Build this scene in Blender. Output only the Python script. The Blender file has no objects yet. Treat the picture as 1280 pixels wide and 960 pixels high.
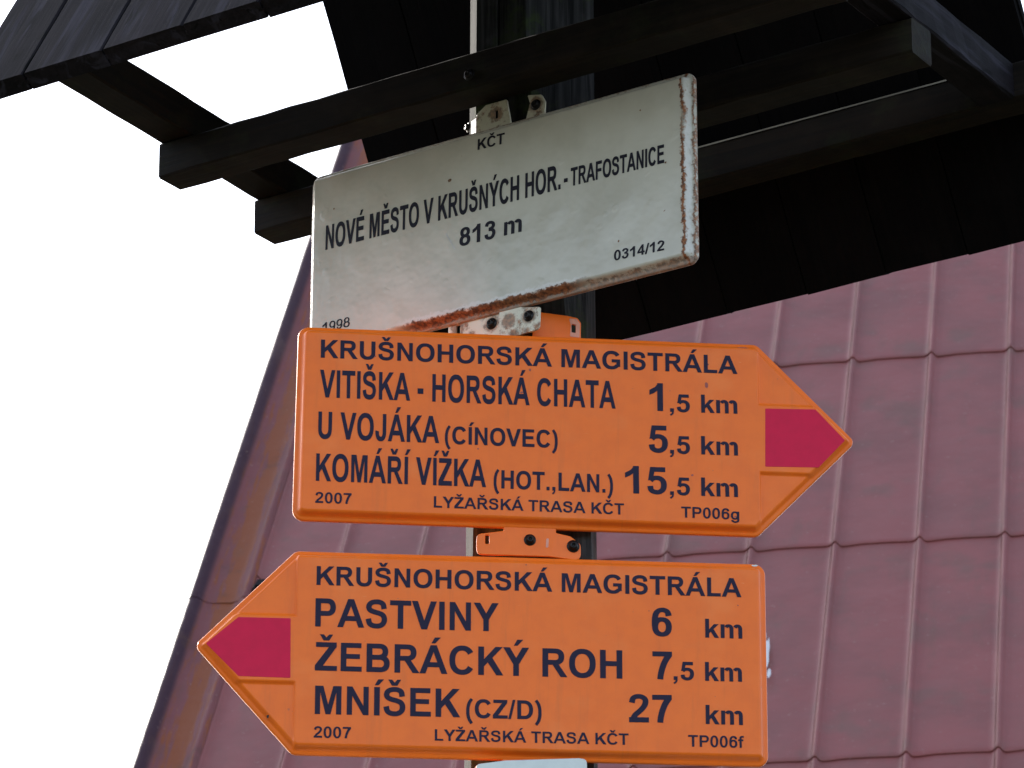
import bpy, bmesh, math, random
from mathutils import Vector, Matrix
from mathutils.geometry import delaunay_2d_cdt
from math import sin, cos, pi, radians, sqrt

SC = bpy.context.scene
COL = SC.collection
random.seed(7)

# ------------------------------------------------------------------ camera
cam_d = bpy.data.cameras.new('camera')
cam = bpy.data.objects.new('camera', cam_d)
COL.objects.link(cam)
cam_d.sensor_width = 36.0
cam_d.lens = 36.0 * 5535.0 / 1280.0
cam_d.clip_start = 0.05
cam_d.clip_end = 3000.0
PITCH, ROLL = radians(22.305), radians(-0.124)
cam.matrix_world = (Matrix.Translation((0, 0, 1.6)) @ Matrix.Rotation(pi / 2 + PITCH, 4, 'X')
                    @ Matrix.Rotation(-ROLL, 4, 'Z'))
cam_d.dof.use_dof = True
cam_d.dof.focus_distance = 4.32
cam_d.dof.aperture_fstop = 60.0
SC.camera = cam

# ------------------------------------------------------------------ light
SUN_AZ, SUN_EL = radians(-34.0), radians(29.0)     # azimuth from +Y towards +X
world = bpy.data.worlds.new('World')
SC.world = world
world.use_nodes = True
wn = world.node_tree
bg = wn.nodes['Background']
sky = wn.nodes.new('ShaderNodeTexSky')
sky.sky_type = 'NISHITA'
sky.sun_disc = False
sky.sun_elevation = SUN_EL
sky.sun_rotation = SUN_AZ
sky.altitude = 800
sky.air_density = 1.0
sky.dust_density = 3.0
sky.ozone_density = 1.0
hsv = wn.nodes.new('ShaderNodeHueSaturation')          # thin bright haze: the whole sky is paler than clear air
hsv.inputs['Saturation'].default_value = 0.68
wn.links.new(sky.outputs[0], hsv.inputs['Color'])
wn.links.new(hsv.outputs[0], bg.inputs[0])
bg.inputs[1].default_value = 0.14
sun_d = bpy.data.lights.new('sun', 'SUN')
sun_d.energy = 2.2
sun_d.angle = radians(0.5)
sun_d.color = (1.0, 0.95, 0.87)
sun = bpy.data.objects.new('sun', sun_d)
COL.objects.link(sun)
sdir = Vector((sin(SUN_AZ) * cos(SUN_EL), cos(SUN_AZ) * cos(SUN_EL), sin(SUN_EL)))
sun.rotation_euler = sdir.to_track_quat('Z', 'Y').to_euler()
sun.location = (0, 0, 12)
SC.view_settings.view_transform = 'Standard'
SC.view_settings.look = 'None'
SC.view_settings.exposure = 1.72
SC.view_settings.gamma = 1.0

# ------------------------------------------------------------------ node helpers
def new_mat(name):
    m = bpy.data.materials.new(name)
    m.use_nodes = True
    nt = m.node_tree
    return m, nt, nt.nodes['Principled BSDF']

class NB:
    def __init__(s, nt): s.nt = nt
    def link(s, v, sock):
        if isinstance(v, bpy.types.NodeSocket): s.nt.links.new(v, sock)
        elif v is not None:
            if sock.type == 'RGBA' and len(v) == 3: v = (*v, 1)
            sock.default_value = v
    def math(s, op, a, b=None, c=None, clamp=False):
        n = s.nt.nodes.new('ShaderNodeMath'); n.operation = op; n.use_clamp = clamp
        for i, v in enumerate((a, b, c)):
            if v is not None: s.link(v, n.inputs[i])
        return n.outputs[0]
    def coord(s, kind='Object'):
        return s.nt.nodes.new('ShaderNodeTexCoord').outputs[kind]
    def xyz(s, v):
        n = s.nt.nodes.new('ShaderNodeSeparateXYZ'); s.link(v, n.inputs[0]); return n.outputs
    def mapping(s, v, scale=(1, 1, 1), loc=(0, 0, 0)):
        n = s.nt.nodes.new('ShaderNodeMapping'); s.link(v, n.inputs[0])
        n.inputs['Location'].default_value = loc
        n.inputs['Scale'].default_value = scale; return n.outputs[0]
    def add(s, a, b):
        n = s.nt.nodes.new('ShaderNodeVectorMath'); n.operation = 'ADD'
        s.link(a, n.inputs[0]); s.link(b, n.inputs[1]); return n.outputs[0]
    def noise(s, v, scale=5, detail=4, rough=0.55, dist=0.0):
        n = s.nt.nodes.new('ShaderNodeTexNoise'); s.link(v, n.inputs['Vector'])
        n.inputs['Scale'].default_value = scale; n.inputs['Detail'].default_value = detail
        n.inputs['Roughness'].default_value = rough; n.inputs['Distortion'].default_value = dist
        return n.outputs['Fac']
    def ramp(s, v, stops):
        n = s.nt.nodes.new('ShaderNodeValToRGB'); s.link(v, n.inputs[0])
        e = n.color_ramp.elements
        while len(e) < len(stops): e.new(0.5)
        for i, (p, c) in enumerate(stops):
            e[i].position = p
            e[i].color = (c, c, c, 1) if isinstance(c, (int, float)) else (*c, 1)
        return n.outputs[0]
    def mix(s, f, a, b, mode='MIX'):
        n = s.nt.nodes.new('ShaderNodeMix'); n.data_type = 'RGBA'; n.blend_type = mode
        s.link(f, n.inputs[0]); s.link(a, n.inputs[6]); s.link(b, n.inputs[7]); return n.outputs[2]
    def bump(s, h, strength=0.3, dist=0.001, normal=None):
        n = s.nt.nodes.new('ShaderNodeBump'); s.link(h, n.inputs['Height'])
        n.inputs['Strength'].default_value = strength; n.inputs['Distance'].default_value = dist
        if normal is not None: s.link(normal, n.inputs['Normal'])
        return n.outputs[0]
    def rand(s):
        return s.nt.nodes.new('ShaderNodeObjectInfo').outputs['Random']
    def smooth(s, v, a, b):
        n = s.nt.nodes.new('ShaderNodeMapRange'); n.interpolation_type = 'SMOOTHSTEP'
        s.link(v, n.inputs[0]); n.inputs[1].default_value = a; n.inputs[2].default_value = b
        return n.outputs[0]

def wood_mat(name, dark, light, moss=0.0, rough=0.75, scale=1.0, wax=0.0, spec=0.25, grey=False):
    m, nt, P = new_mat(name); N = NB(nt)
    co = N.coord(); r = N.rand()
    off = nt.nodes.new('ShaderNodeCombineXYZ'); N.link(N.math('MULTIPLY', r, 37.0), off.inputs[0])
    N.link(N.math('MULTIPLY', r, 11.0), off.inputs[1])
    co = N.add(co, off.outputs[0])
    g = N.noise(N.mapping(co, (5 * scale, 160 * scale, 160 * scale)), 1.0, 6, 0.65, 0.6)
    g2 = N.noise(N.mapping(co, (1.5, 18, 18)), 1.0, 3, 0.5, 1.2)
    blot = N.noise(co, 14, 4, 0.6)
    f = N.math('ADD', N.math('MULTIPLY', g, 0.65), N.math('MULTIPLY', g2, 0.35))
    c = N.mix(N.smooth(f, 0.36, 0.66), dark, light)
    c = N.mix(N.math('MULTIPLY', N.smooth(blot, 0.5, 0.72), 0.4), c, tuple(x * 1.7 for x in light))
    c = N.mix(N.math('MULTIPLY', N.smooth(r, 0, 1), 0.35), c, tuple(x * 0.6 for x in dark))
    if grey:       # weathered paler streaks and dark checks
        st = N.noise(N.mapping(N.add(co, (4, 8, 2)), (3, 34, 34)), 1.0, 5, 0.6, 1.5)
        c = N.mix(N.math('MULTIPLY', N.smooth(st, 0.52, 0.68), 0.8), c, (0.026, 0.024, 0.034))
        kn = N.noise(N.mapping(N.add(co, (1, 5, 9)), (9, 55, 55)), 1.0, 3, 0.5, 2.0)
        c = N.mix(N.math('MULTIPLY', N.smooth(kn, 0.62, 0.70), 0.9), c, (0.001, 0.001, 0.001))
    if moss:
        mo = N.noise(N.add(co, (3, 1, 7)), 22, 5, 0.7)
        c = N.mix(N.math('MULTIPLY', N.smooth(mo, 0.5, 0.68), moss), c, (0.035, 0.05, 0.015))
    N.link(c, P.inputs['Base Color'])
    N.link(N.math('ADD', N.math('MULTIPLY', g, 0.25), rough - 0.12), P.inputs['Roughness'])
    N.link(N.bump(f, 0.55, 0.0016), P.inputs['Normal'])
    P.inputs['Specular IOR Level'].default_value = spec
    if wax:
        P.inputs['Coat Weight'].default_value = wax; P.inputs['Coat Roughness'].default_value = 0.45
    return m

M_BEAM = wood_mat('stained_batten_wood', (0.005, 0.0037, 0.0025), (0.018, 0.012, 0.0075), moss=0.15, spec=0.15)
M_BOARD = wood_mat('stained_roof_board_wood', (0.003, 0.0025, 0.0035), (0.013, 0.010, 0.0125), rough=0.75, spec=0.1, grey=True)
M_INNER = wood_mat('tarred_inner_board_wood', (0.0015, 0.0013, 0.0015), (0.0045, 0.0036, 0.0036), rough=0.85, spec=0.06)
M_POST = wood_mat('weathered_post_wood', (0.006, 0.006, 0.006), (0.055, 0.053, 0.052), moss=0.7, scale=0.9, rough=0.92, spec=0.09)
M_EDGE = wood_mat('pale_edge_wood', (0.14, 0.12, 0.09), (0.3, 0.26, 0.2))

# painted enamel of the orange signs
m, nt, P = new_mat('orange_enamel'); N = NB(nt); M_ORANGE = m
co = N.coord()
big = N.noise(co, 9, 2, 0.5); fine = N.noise(co, 420, 2, 0.5); mid = N.noise(co, 45, 4, 0.6)
c = N.mix(N.smooth(mid, 0.3, 0.75), (0.90, 0.168, 0.012), (0.84, 0.154, 0.014))
c = N.mix(N.math('MULTIPLY', N.smooth(N.noise(co, 130, 3, 0.6), 0.72, 0.76), 0.5), c, (0.35, 0.1, 0.07))
runs = N.noise(N.mapping(co, (75, 7, 1)), 1, 5, 0.65)
c = N.mix(N.math('MULTIPLY', N.smooth(runs, 0.52, 0.72), 0.22), c, (0.52, 0.125, 0.03))
c = N.mix(N.math('MULTIPLY', N.smooth(N.noise(N.mapping(N.add(co, (3, 3, 3)), (14, 20, 1)), 1, 4, 0.6), 0.5, 0.75), 0.3), c, (0.88, 0.25, 0.06))
hair = N.noise(N.mapping(co, (35, 600, 1)), 1, 2, 0.4, 0.8)
c = N.mix(N.math('MULTIPLY', N.smooth(hair, 0.77, 0.80), 0.35), c, (0.9, 0.42, 0.2))
N.link(c, P.inputs['Base Color'])
N.link(N.math('ADD', N.math('MULTIPLY', mid, 0.12), 0.26), P.inputs['Roughness'])
b1 = N.bump(big, 0.35, 0.004); N.link(N.bump(fine, 0.08, 0.0002, b1), P.inputs['Normal'])
P.inputs['Specular IOR Level'].default_value = 0.25

m, nt, P = new_mat('magenta_paint'); N = NB(nt); M_BAND = m
co = N.coord()
c = N.mix(N.smooth(N.noise(co, 60, 3, 0.6), 0.3, 0.75), (0.64, 0.012, 0.058), (0.58, 0.012, 0.053))
N.link(c, P.inputs['Base Color']); P.inputs['Roughness'].default_value = 0.5
P.inputs['Specular IOR Level'].default_value = 0.15
N.link(N.bump(N.noise(co, 420, 2, 0.5), 0.08, 0.0002), P.inputs['Normal'])

def flat_mat(name, col, rough, metal=0.0, var=0.25, scale=90, bump=0.15, spec=0.5):
    m, nt, P = new_mat(name); N = NB(nt); co = N.coord()
    c = N.mix(N.smooth(N.noise(co, scale, 4, 0.6), 0.3, 0.75), col, tuple(x * (1 - var) for x in col))
    N.link(c, P.inputs['Base Color']); P.inputs['Roughness'].default_value = rough
    P.inputs['Metallic'].default_value = metal
    P.inputs['Specular IOR Level'].default_value = spec
    N.link(N.bump(N.noise(co, scale * 3, 3, 0.6), bump, 0.0006), P.inputs['Normal'])
    return m
M_INK_B = flat_mat('navy_ink', (0.014, 0.010, 0.034), 0.55, var=0.15, spec=0.2)
M_INK_K = flat_mat('black_ink', (0.007, 0.006, 0.014), 0.55, var=0.15, spec=0.2)
M_BOLT = flat_mat('black_oxidised_steel', (0.018, 0.016, 0.016), 0.38, 0.7)
M_STAIN = flat_mat('dark_red_stain', (0.36, 0.07, 0.045), 0.5)
M_ZINC = flat_mat('worn_bare_zinc', (0.55, 0.54, 0.55), 0.35, 0.8)
M_PINKCHIP = flat_mat('faded_orange_primer', (0.75, 0.32, 0.22), 0.6)

# white enamel with rust
def white_mat(name, rusty):
    m, nt, P = new_mat(name); N = NB(nt); co = N.coord(); X, Y, Z = N.xyz(co)
    n1 = N.noise(co, 70, 5, 0.7); n2 = N.noise(co, 260, 4, 0.65); n3 = N.noise(N.mapping(co, (30, 160, 160)), 1, 4, 0.6)
    base = N.mix(N.smooth(N.noise(co, 12, 4, 0.6), 0.35, 0.7), (0.54, 0.515, 0.435), (0.46, 0.435, 0.36))
    base = N.mix(N.math('MULTIPLY', N.smooth(n2, 0.66, 0.74), 0.25), base, (0.42, 0.33, 0.22))
    base = N.mix(N.math('MULTIPLY', N.smooth(N.noise(N.mapping(co, (60, 9, 60)), 1, 4, 0.6), 0.5, 0.75), 0.3), base, (0.50, 0.47, 0.37))
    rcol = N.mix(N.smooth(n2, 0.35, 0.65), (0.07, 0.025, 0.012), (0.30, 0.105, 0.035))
    wob = N.math('MULTIPLY', N.math('SUBTRACT', n1, 0.5), 0.020)
    wob2 = N.math('MULTIPLY', N.math('SUBTRACT', n2, 0.5), 0.016)
    wobs = N.math('ADD', N.math('MULTIPLY', wob, 0.65), N.math('MULTIPLY', wob2, 0.45))
    def band(axis, sign, lim, centre, half, soft=0.0012):
        d = N.math('SUBTRACT', lim, N.math('MULTIPLY', axis, sign))        # distance inside the edge
        d = N.math('ADD', d, wobs)
        d = N.math('ABSOLUTE', N.math('SUBTRACT', d, centre))
        return N.math('SUBTRACT', 1.0, N.smooth(d, half - soft, half + soft))
    def mx(a, b): return N.math('MAXIMUM', a, b)
    if rusty:
        # rust: a flaking strip inside the right rim, a wide one above the bottom rim, a tint along the top
        r = N.math('MULTIPLY', band(X, 1, 0.2265, 0.0090, 0.0019), N.smooth(N.noise(N.mapping(co, (40, 14, 40)), 1, 4, 0.6), 0.36, 0.5))
        r = mx(r, N.math('MULTIPLY', band(X, 1, 0.2265, 0.0006, 0.0013), 0.9))
        bot = band(Y, -1, 0.0965, 0.0056, 0.0036)
        where = N.smooth(N.math('ABSOLUTE', N.math('SUBTRACT', X, -0.01)), 0.13, 0.07)
        where = N.math('SUBTRACT', 1.0, N.smooth(N.math('ABSOLUTE', N.math('SUBTRACT', X, -0.005)), 0.085, 0.125))
        r = mx(r, N.math('MULTIPLY', bot, where))
        r = mx(r, N.math('MULTIPLY', band(Y, -1, 0.0965, 0.0020, 0.0034), 0.7))  # whole bottom bevel browned: some rust, plus the bevel's shade painted into the colour
        r = mx(r, N.math('MULTIPLY', band(Y, 1, 0.106, 0.0002, 0.0012), 0.6))
        r = mx(r, N.math('MULTIPLY', band(X, -1, 0.2265, 0.0018, 0.0010), 0.6))
        spots = N.smooth(N.noise(N.add(co, (5, 2, 1)), 95, 2, 0.5), 0.755, 0.775)
        r = mx(r, N.math('MULTIPLY', spots, 0.8))
        # flaked pale enamel next to the rust
        fl = N.math('MULTIPLY', band(Y, -1, 0.0965, 0.0105, 0.0022), where)
        fl = mx(fl, N.math('MULTIPLY', band(X, 1, 0.2265, 0.0055, 0.0016), 0.7))
        base = N.mix(N.math('MULTIPLY', fl, 0.55), base, (0.66, 0.64, 0.62))
    else:
        r = N.math('MULTIPLY', N.smooth(n1, 0.50, 0.66), 0.85)
        def halo(cx, cy, ra):
            dx = N.math('SUBTRACT', X, cx); dy = N.math('SUBTRACT', Y, cy)
            d = N.math('SQRT', N.math('ADD', N.math('MULTIPLY', dx, dx), N.math('MULTIPLY', dy, dy)))
            return N.math('SUBTRACT', 1.0, N.smooth(N.math('ADD', d, wobs), ra, ra + 0.004))
        for hx, hy in ((-0.0017, -0.1049), (0.0431, -0.1079), (-0.0415, -0.1015), (0.0026, 0.1221), (0.0496, 0.1200), (0.020, -0.108)):
            r = mx(r, N.math('MULTIPLY', halo(hx, hy, 0.0062), 0.75))
        base = N.mix(0.6, base, (0.70, 0.66, 0.50))
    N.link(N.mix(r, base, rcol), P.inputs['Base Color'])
    N.link(N.math('ADD', N.math('MULTIPLY', r, 0.5), 0.27), P.inputs['Roughness'])
    h = N.math('ADD', N.math('MULTIPLY', N.noise(co, 22, 3, 0.55), 6.0), N.math('MULTIPLY', r, -0.35))
    blister = N.smooth(N.noise(N.add(co, (1, 9, 4)), 60, 1, 0.4), 0.66, 0.78)
    h = N.math('ADD', h, N.math('MULTIPLY', blister, 0.6))
    h = N.math('ADD', h, N.math('MULTIPLY', N.math('MULTIPLY', n2, r), 0.8))
    N.link(N.bump(h, 0.5, 0.0011), P.inputs['Normal'])
    return m
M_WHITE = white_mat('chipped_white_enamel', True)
M_TAB = white_mat('rusty_cream_enamel', False)
M_PALE = flat_mat('pale_grey_enamel', (0.62, 0.66, 0.62), 0.35, var=0.08)
M_PHOTO_RUST = flat_mat('flaking_rust', (0.20, 0.10, 0.05), 0.8, var=0.6, scale=180)

# dull red roof sheet
def roof_mat(name, rusty=0.0):
    m, nt, P = new_mat(name); N = NB(nt); co = N.coord('Object'); r = N.rand()
    off = nt.nodes.new('ShaderNodeCombineXYZ'); N.link(N.math('MULTIPLY', r, 53.0), off.inputs[0])
    cc = N.add(co, off.outputs[0])
    a = N.noise(cc, 2.2, 5, 0.6); b = N.noise(N.mapping(cc, (14, 1.2, 1)), 1, 5, 0.6)
    c = N.mix(N.smooth(a, 0.35, 0.7), (0.240, 0.063, 0.058), (0.190, 0.062, 0.056))
    c = N.mix(N.math('MULTIPLY', N.smooth(N.noise(cc, 3.1, 3, 0.5), 0.55, 0.72), 0.55), c, (0.140, 0.072, 0.055))
    c = N.mix(N.math('MULTIPLY', N.smooth(r, 0.0, 1.0), 0.25), c, (0.215, 0.068, 0.064))
    c = N.mix(N.math('MULTIPLY', N.smooth(b, 0.55, 0.8), 0.22 + rusty), c, (0.17, 0.075, 0.05))
    if rusty:
        str_ = N.noise(N.mapping(cc, (34, 2.6, 1)), 1, 6, 0.75)
        X = N.xyz(co)[0]
        c = N.mix(0.5, c, (0.12, 0.050, 0.056))
        near = N.math('SUBTRACT', 1.0, N.smooth(N.math('ABSOLUTE', N.math('ADD', X, 3.265)), 0.012, 0.07))
        c = N.mix(N.math('MULTIPLY', N.smooth(N.math('ADD', str_, N.math('MULTIPLY', near, 0.20)), 0.50, 0.62), 0.95), c, (0.215, 0.060, 0.022))
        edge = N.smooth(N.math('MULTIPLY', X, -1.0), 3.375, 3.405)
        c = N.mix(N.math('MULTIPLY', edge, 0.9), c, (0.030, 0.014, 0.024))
        c = N.mix(N.math('MULTIPLY', N.smooth(N.noise(N.add(cc, (9, 9, 9)), 5, 4, 0.6), 0.6, 0.75), 0.5), c, (0.08, 0.04, 0.03))
    N.link(c, P.inputs['Base Color'])
    N.link(N.math('ADD', N.math('MULTIPLY', a, 0.2), 0.40), P.inputs['Roughness']); P.inputs['Specular IOR Level'].default_value = 0.4
    c = N.mix(N.math('MULTIPLY', N.smooth(N.noise(N.mapping(N.add(cc, (7, 3, 1)), (5.5, 1.8, 1)), 1, 5, 0.65), 0.52, 0.72), 0.30), c, (0.12, 0.066, 0.046))
    c = N.mix(N.math('MULTIPLY', N.smooth(N.noise(N.add(cc, (2, 5, 1)), 38, 3, 0.6), 0.66, 0.72), 0.4), c, (0.30, 0.20, 0.17))
    N.link(c, P.inputs['Base Color'])
    if rusty: P.inputs['Specular IOR Level'].default_value = 0.12
    N.link(N.bump(N.noise(cc, 3.0, 3, 0.5), 0.35, 0.03), P.inputs['Normal'])
    return m
M_ROOF = roof_mat('faded_red_roof_sheet')
M_RAKE = roof_mat('rust_streaked_red_sheet', 0.4)
M_SPLASH = flat_mat('white_splash', (0.65, 0.64, 0.66), 0.7)
M_WALL = flat_mat('grey_render', (0.36, 0.33, 0.29), 0.9, var=0.2, scale=3)
M_GLASS = flat_mat('dark_window_glass', (0.03, 0.035, 0.04), 0.08, var=0.1)
M_FRAME = flat_mat('white_window_paint', (0.6, 0.6, 0.57), 0.5)
M_CONC = flat_mat('concrete', (0.33, 0.31, 0.28), 0.9, scale=12)

m, nt, P = new_mat('meadow_ground'); N = NB(nt); M_GROUND = m
co = N.coord()
c = N.mix(N.smooth(N.noise(co, 0.25, 6, 0.65), 0.4, 0.62), (0.07, 0.06, 0.042), (0.032, 0.045, 0.016))
c = N.mix(N.math('MULTIPLY', N.noise(co, 30, 4, 0.7), 0.5), c, (0.05, 0.045, 0.03))
N.link(c, P.inputs['Base Color']); P.inputs['Roughness'].default_value = 0.95
N.link(N.bump(N.noise(co, 25, 5, 0.7), 0.6, 0.03), P.inputs['Normal'])

# ------------------------------------------------------------------ object helpers
def link(name, me, mat=None, parent=None, mw=None, smooth=False):
    o = bpy.data.objects.new(name, me); COL.objects.link(o)
    if mat and not me.materials: me.materials.append(mat)
    if smooth:
        for f in me.polygons: f.use_smooth = True
    if parent: o.parent = parent
    if mw is not None: o.matrix_local = mw
    return o

def thing(name, label, cat, mw=None, group=None):
    o = bpy.data.objects.new(name, None); COL.objects.link(o)
    o.empty_display_size = 0.1
    if mw is not None: o.matrix_world = mw
    o['label'] = label; o['category'] = cat
    if group: o['group'] = group
    return o

def frame(origin, x, y):
    x = Vector(x).normalized(); y = Vector(y).normalized(); z = x.cross(y).normalized()
    y = z.cross(x)
    return Matrix(((x.x, y.x, z.x, origin[0]), (x.y, y.y, z.y, origin[1]), (x.z, y.z, z.z, origin[2]), (0, 0, 0, 1)))

def bm_mesh(bm, name):
    me = bpy.data.meshes.new(name); bm.normal_update(); bm.to_mesh(me); bm.free(); return me

def timber(name, length, w, h, bev=0.002, jit=0.0006, segs=24, ends=0.0012):
    """a sawn stick: x 0..length, y 0..w, z 0..h, with slightly uneven edges"""
    bm = bmesh.new()
    prof = [(bev, 0), (w - bev, 0), (w, bev), (w, h - bev), (w - bev, h), (bev, h), (0, h - bev), (0, bev)]
    rng = random.Random(hash((round(length, 3), round(w, 3), name)) & 0xffff if False else int(length * 1000 + w * 77000))
    rings = []
    for i in range(segs + 1):
        x = length * i / segs
        if i in (0, segs): x += 0
        ring = []
        for (y, z) in prof:
            jx = rng.uniform(-ends, ends) * 0.3 if i in (0, segs) else 0
            ring.append(bm.verts.new((x + jx, y + rng.uniform(-jit, jit), z + rng.uniform(-jit, jit))))
        rings.append(ring)
    n = len(prof)
    for a, b in zip(rings, rings[1:]):
        for k in range(n):
            bm.faces.new((a[k], b[k], b[(k + 1) % n], a[(k + 1) % n]))
    bm.faces.new(rings[0]); bm.faces.new(list(reversed(rings[-1])))
    bmesh.ops.recalc_face_normals(bm, faces=bm.faces)
    return bm_mesh(bm, name)

def round_poly(pts, rad, segs=6):
    """round every corner of a convex-ish polygon; rad: number or list"""
    n = len(pts); out = []
    for i in range(n):
        p0, p, p1 = Vector(pts[i - 1]), Vector(pts[i]), Vector(pts[(i + 1) % n])
        r = rad[i] if isinstance(rad, (list, tuple)) else rad
        a = (p0 - p).normalized(); b = (p1 - p).normalized()
        ang = a.angle(b)
        t = r / math.tan(ang / 2)
        c = p + (a + b).normalized() * (r / sin(ang / 2))
        s, e = p + a * t, p + b * t
        vs, ve = s - c, e - c
        tot = vs.angle(ve) if r > 1e-7 else 0
        sg = 1 if vs.x * ve.y - vs.y * ve.x > 0 else -1
        for k in range(segs + 1):
            th = sg * tot * k / segs
            out.append((c.x + vs.x * cos(th) - vs.y * sin(th), c.y + vs.x * sin(th) + vs.y * cos(th)))
    return out

def inset_poly(pts, d):
    """inset a CCW polygon by d (miter)"""
    n = len(pts); out = []
    for i in range(n):
        p0, p, p1 = Vector(pts[i - 1]), Vector(pts[i]), Vector(pts[(i + 1) % n])
        e0 = (p - p0).normalized(); e1 = (p1 - p).normalized()
        n0 = Vector((-e0.y, e0.x)); n1 = Vector((-e1.y, e1.x))
        m_ = (n0 + n1); m_ = m_ / max(0.25, (1 + n0.dot(n1)))
        out.append((p.x + m_.x * d, p.y + m_.y * d))
    return out

def fill(bm, loops, z, flip=False):
    """fill between an outer loop of bm verts and its holes"""
    flat, fs_in = [], []
    for l in loops:
        idx = list(range(len(flat), len(flat) + len(l))); flat += l
        if area([(v.co.x, v.co.y) for v in l]) < 0: idx.reverse()
        fs_in.append(idx)
    r_ = delaunay_2d_cdt([v.co.xy for v in flat], [], fs_in, 0, 1e-9, True)
    out = []
    for f, src in zip(r_[2], r_[5]):
        if list(src) != [0]: continue
        try: nf = bm.faces.new([flat[r_[3][i][0]] for i in f])
        except (ValueError, IndexError): continue
        nf.normal_update()
        if (nf.normal.z < 0) != flip: nf.normal_flip()
        out.append(nf)
    return out

def rings_between(bm, a, b):
    n = len(a); fs = []
    for k in range(n):
        fs.append(bm.faces.new((a[k], a[(k + 1) % n], b[(k + 1) % n], b[k])))
    return fs

PROFILE = [(0.0006, -0.0135), (0.0, -0.0118), (0.0, -0.0096), (0.0004, -0.0086), (0.0012, -0.0080), (0.0027, -0.0079), (0.0038, -0.0074),
           (0.0050, -0.0056), (0.0059, -0.0034), (0.0068, -0.0016), (0.0079, -0.0005), (0.0091, 0.0), (0.0097, 0.0)]

def densify(ring, counts):
    out = []
    for i, p in enumerate(ring):
        q = ring[(i + 1) % len(ring)]
        for k in range(counts[i]):
            f = k / counts[i]; out.append((p[0] + (q[0] - p[0]) * f, p[1] + (q[1] - p[1]) * f))
    return out

def pressed_plate(name, corners, radii, tip=None, depth=0.0030):
    """pressed tin plate: z=0 is the face, rim behind it. tip = (side, x of the crease, lower y, upper y):
    beyond the crease only the band between the two y stays raised, the two corner panels are sunk"""
    def sunk(x, y):
        if not tip: return 0.0
        side, xc, ylo, yhi = tip
        d = (x - xc) * side
        e = max(ylo - y, y - yhi)
        s1 = min(1, max(0, d / 0.0022)); s2 = min(1, max(0, e / 0.0030))
        s_ = min(s1, s2)
        return -depth * s_ * s_ * (3 - 2 * s_)
    bm = bmesh.new(); prev = None; counts = None; last = PROFILE[-1][0]
    for (ins, z) in PROFILE:
        rp = round_poly(inset_poly(corners, ins), [max(0.0015, q - ins) for q in radii], 8)
        if counts is None:
            counts = []
            for i, p in enumerate(rp):
                q = rp[(i + 1) % len(rp)]; L_ = math.hypot(q[0] - p[0], q[1] - p[1])
                near = tip and max(p[0] * tip[0], q[0] * tip[0]) > abs(tip[1]) - 0.004 and L_ > 0.003 and abs(q[0] - p[0]) < 0.2
                counts.append(max(1, int(L_ / 0.0012)) if near else 1)
        rp = densify(rp, counts)
        ring = [bm.verts.new((x, y, z + sunk(x, y) * min(1, (ins / last) ** 0.8 if ins > 0.004 else 0))) for (x, y) in rp]
        if prev:
            for f in rings_between(bm, prev, ring): f.smooth = True
        else:
            fill(bm, [ring], z, flip=True)
        prev = ring; pts_in = rp
    extra = []
    if tip:
        side, xc, ylo, yhi = tip
        n_ = 130; st = 0.00105
        lim = inset_poly(corners, last + 0.0009)
        y0_ = min(p[1] for p in lim); 
        for i in range(-4, n_):
            for j in range(int((max(p[1] for p in lim) - y0_) / st) + 1):
                x = xc + side * i * st; y = y0_ + j * st
                if inside((x, y), lim): extra.append((x, y))
    co = [Vector((v.co.x, v.co.y)) for v in prev] + [Vector(e) for e in extra]
    vs = list(prev) + [bm.verts.new((x, y, sunk(x, y))) for x, y in extra]
    face = list(range(len(prev)))
    r_ = delaunay_2d_cdt(co, [], [face], 0, 1e-9, True)
    for f, src in zip(r_[2], r_[5]):
        if not src: continue
        try: nf = bm.faces.new([vs[r_[3][i][0]] for i in f])
        except (ValueError, IndexError): continue
        nf.normal_update()
        if nf.normal.z < 0: nf.normal_flip()
        nf.smooth = True
    return bm_mesh(bm, name)

def inside(p, poly):
    x, y = p; c = False; n = len(poly)
    for i in range(n):
        x1, y1 = poly[i]; x2, y2 = poly[i - 1]
        if (y1 > y) != (y2 > y) and x < (x2 - x1) * (y - y1) / (y2 - y1) + x1: c = not c
    return c

def cut_plate(name, outline, holes, thick, z0=0.0, bev=0.0004):
    """flat sheet-metal tab with punched holes, front face at z0, bevelled edge"""
    bm = bmesh.new()
    fr, mid, bk = [], [], []
    for l, sgn in [(outline, 1)] + [(h, -1) for h in holes]:
        li = inset_poly(l, bev * sgn)
        fr.append([bm.verts.new((x, y, z0)) for x, y in li])
        mid.append([bm.verts.new((x, y, z0 - bev)) for x, y in l])
        bk.append([bm.verts.new((x, y, z0 - thick)) for x, y in l])
    fill(bm, fr, 0); fill(bm, bk, 0, flip=True)
    for a, b, c in zip(fr, mid, bk):
        for f in rings_between(bm, b, a): f.smooth = True
        rings_between(bm, c, b)
    bmesh.ops.recalc_face_normals(bm, faces=bm.faces)
    return bm_mesh(bm, name)

def bend_x(me, x0, k, both=False):
    """bend a tab backwards beyond x0 (keeps it one sheet)"""
    for v in me.vertices:
        d = v.co.x - x0
        if d > 0: v.co.z -= k * d * d / (d + 0.004)
    me.update()

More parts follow.
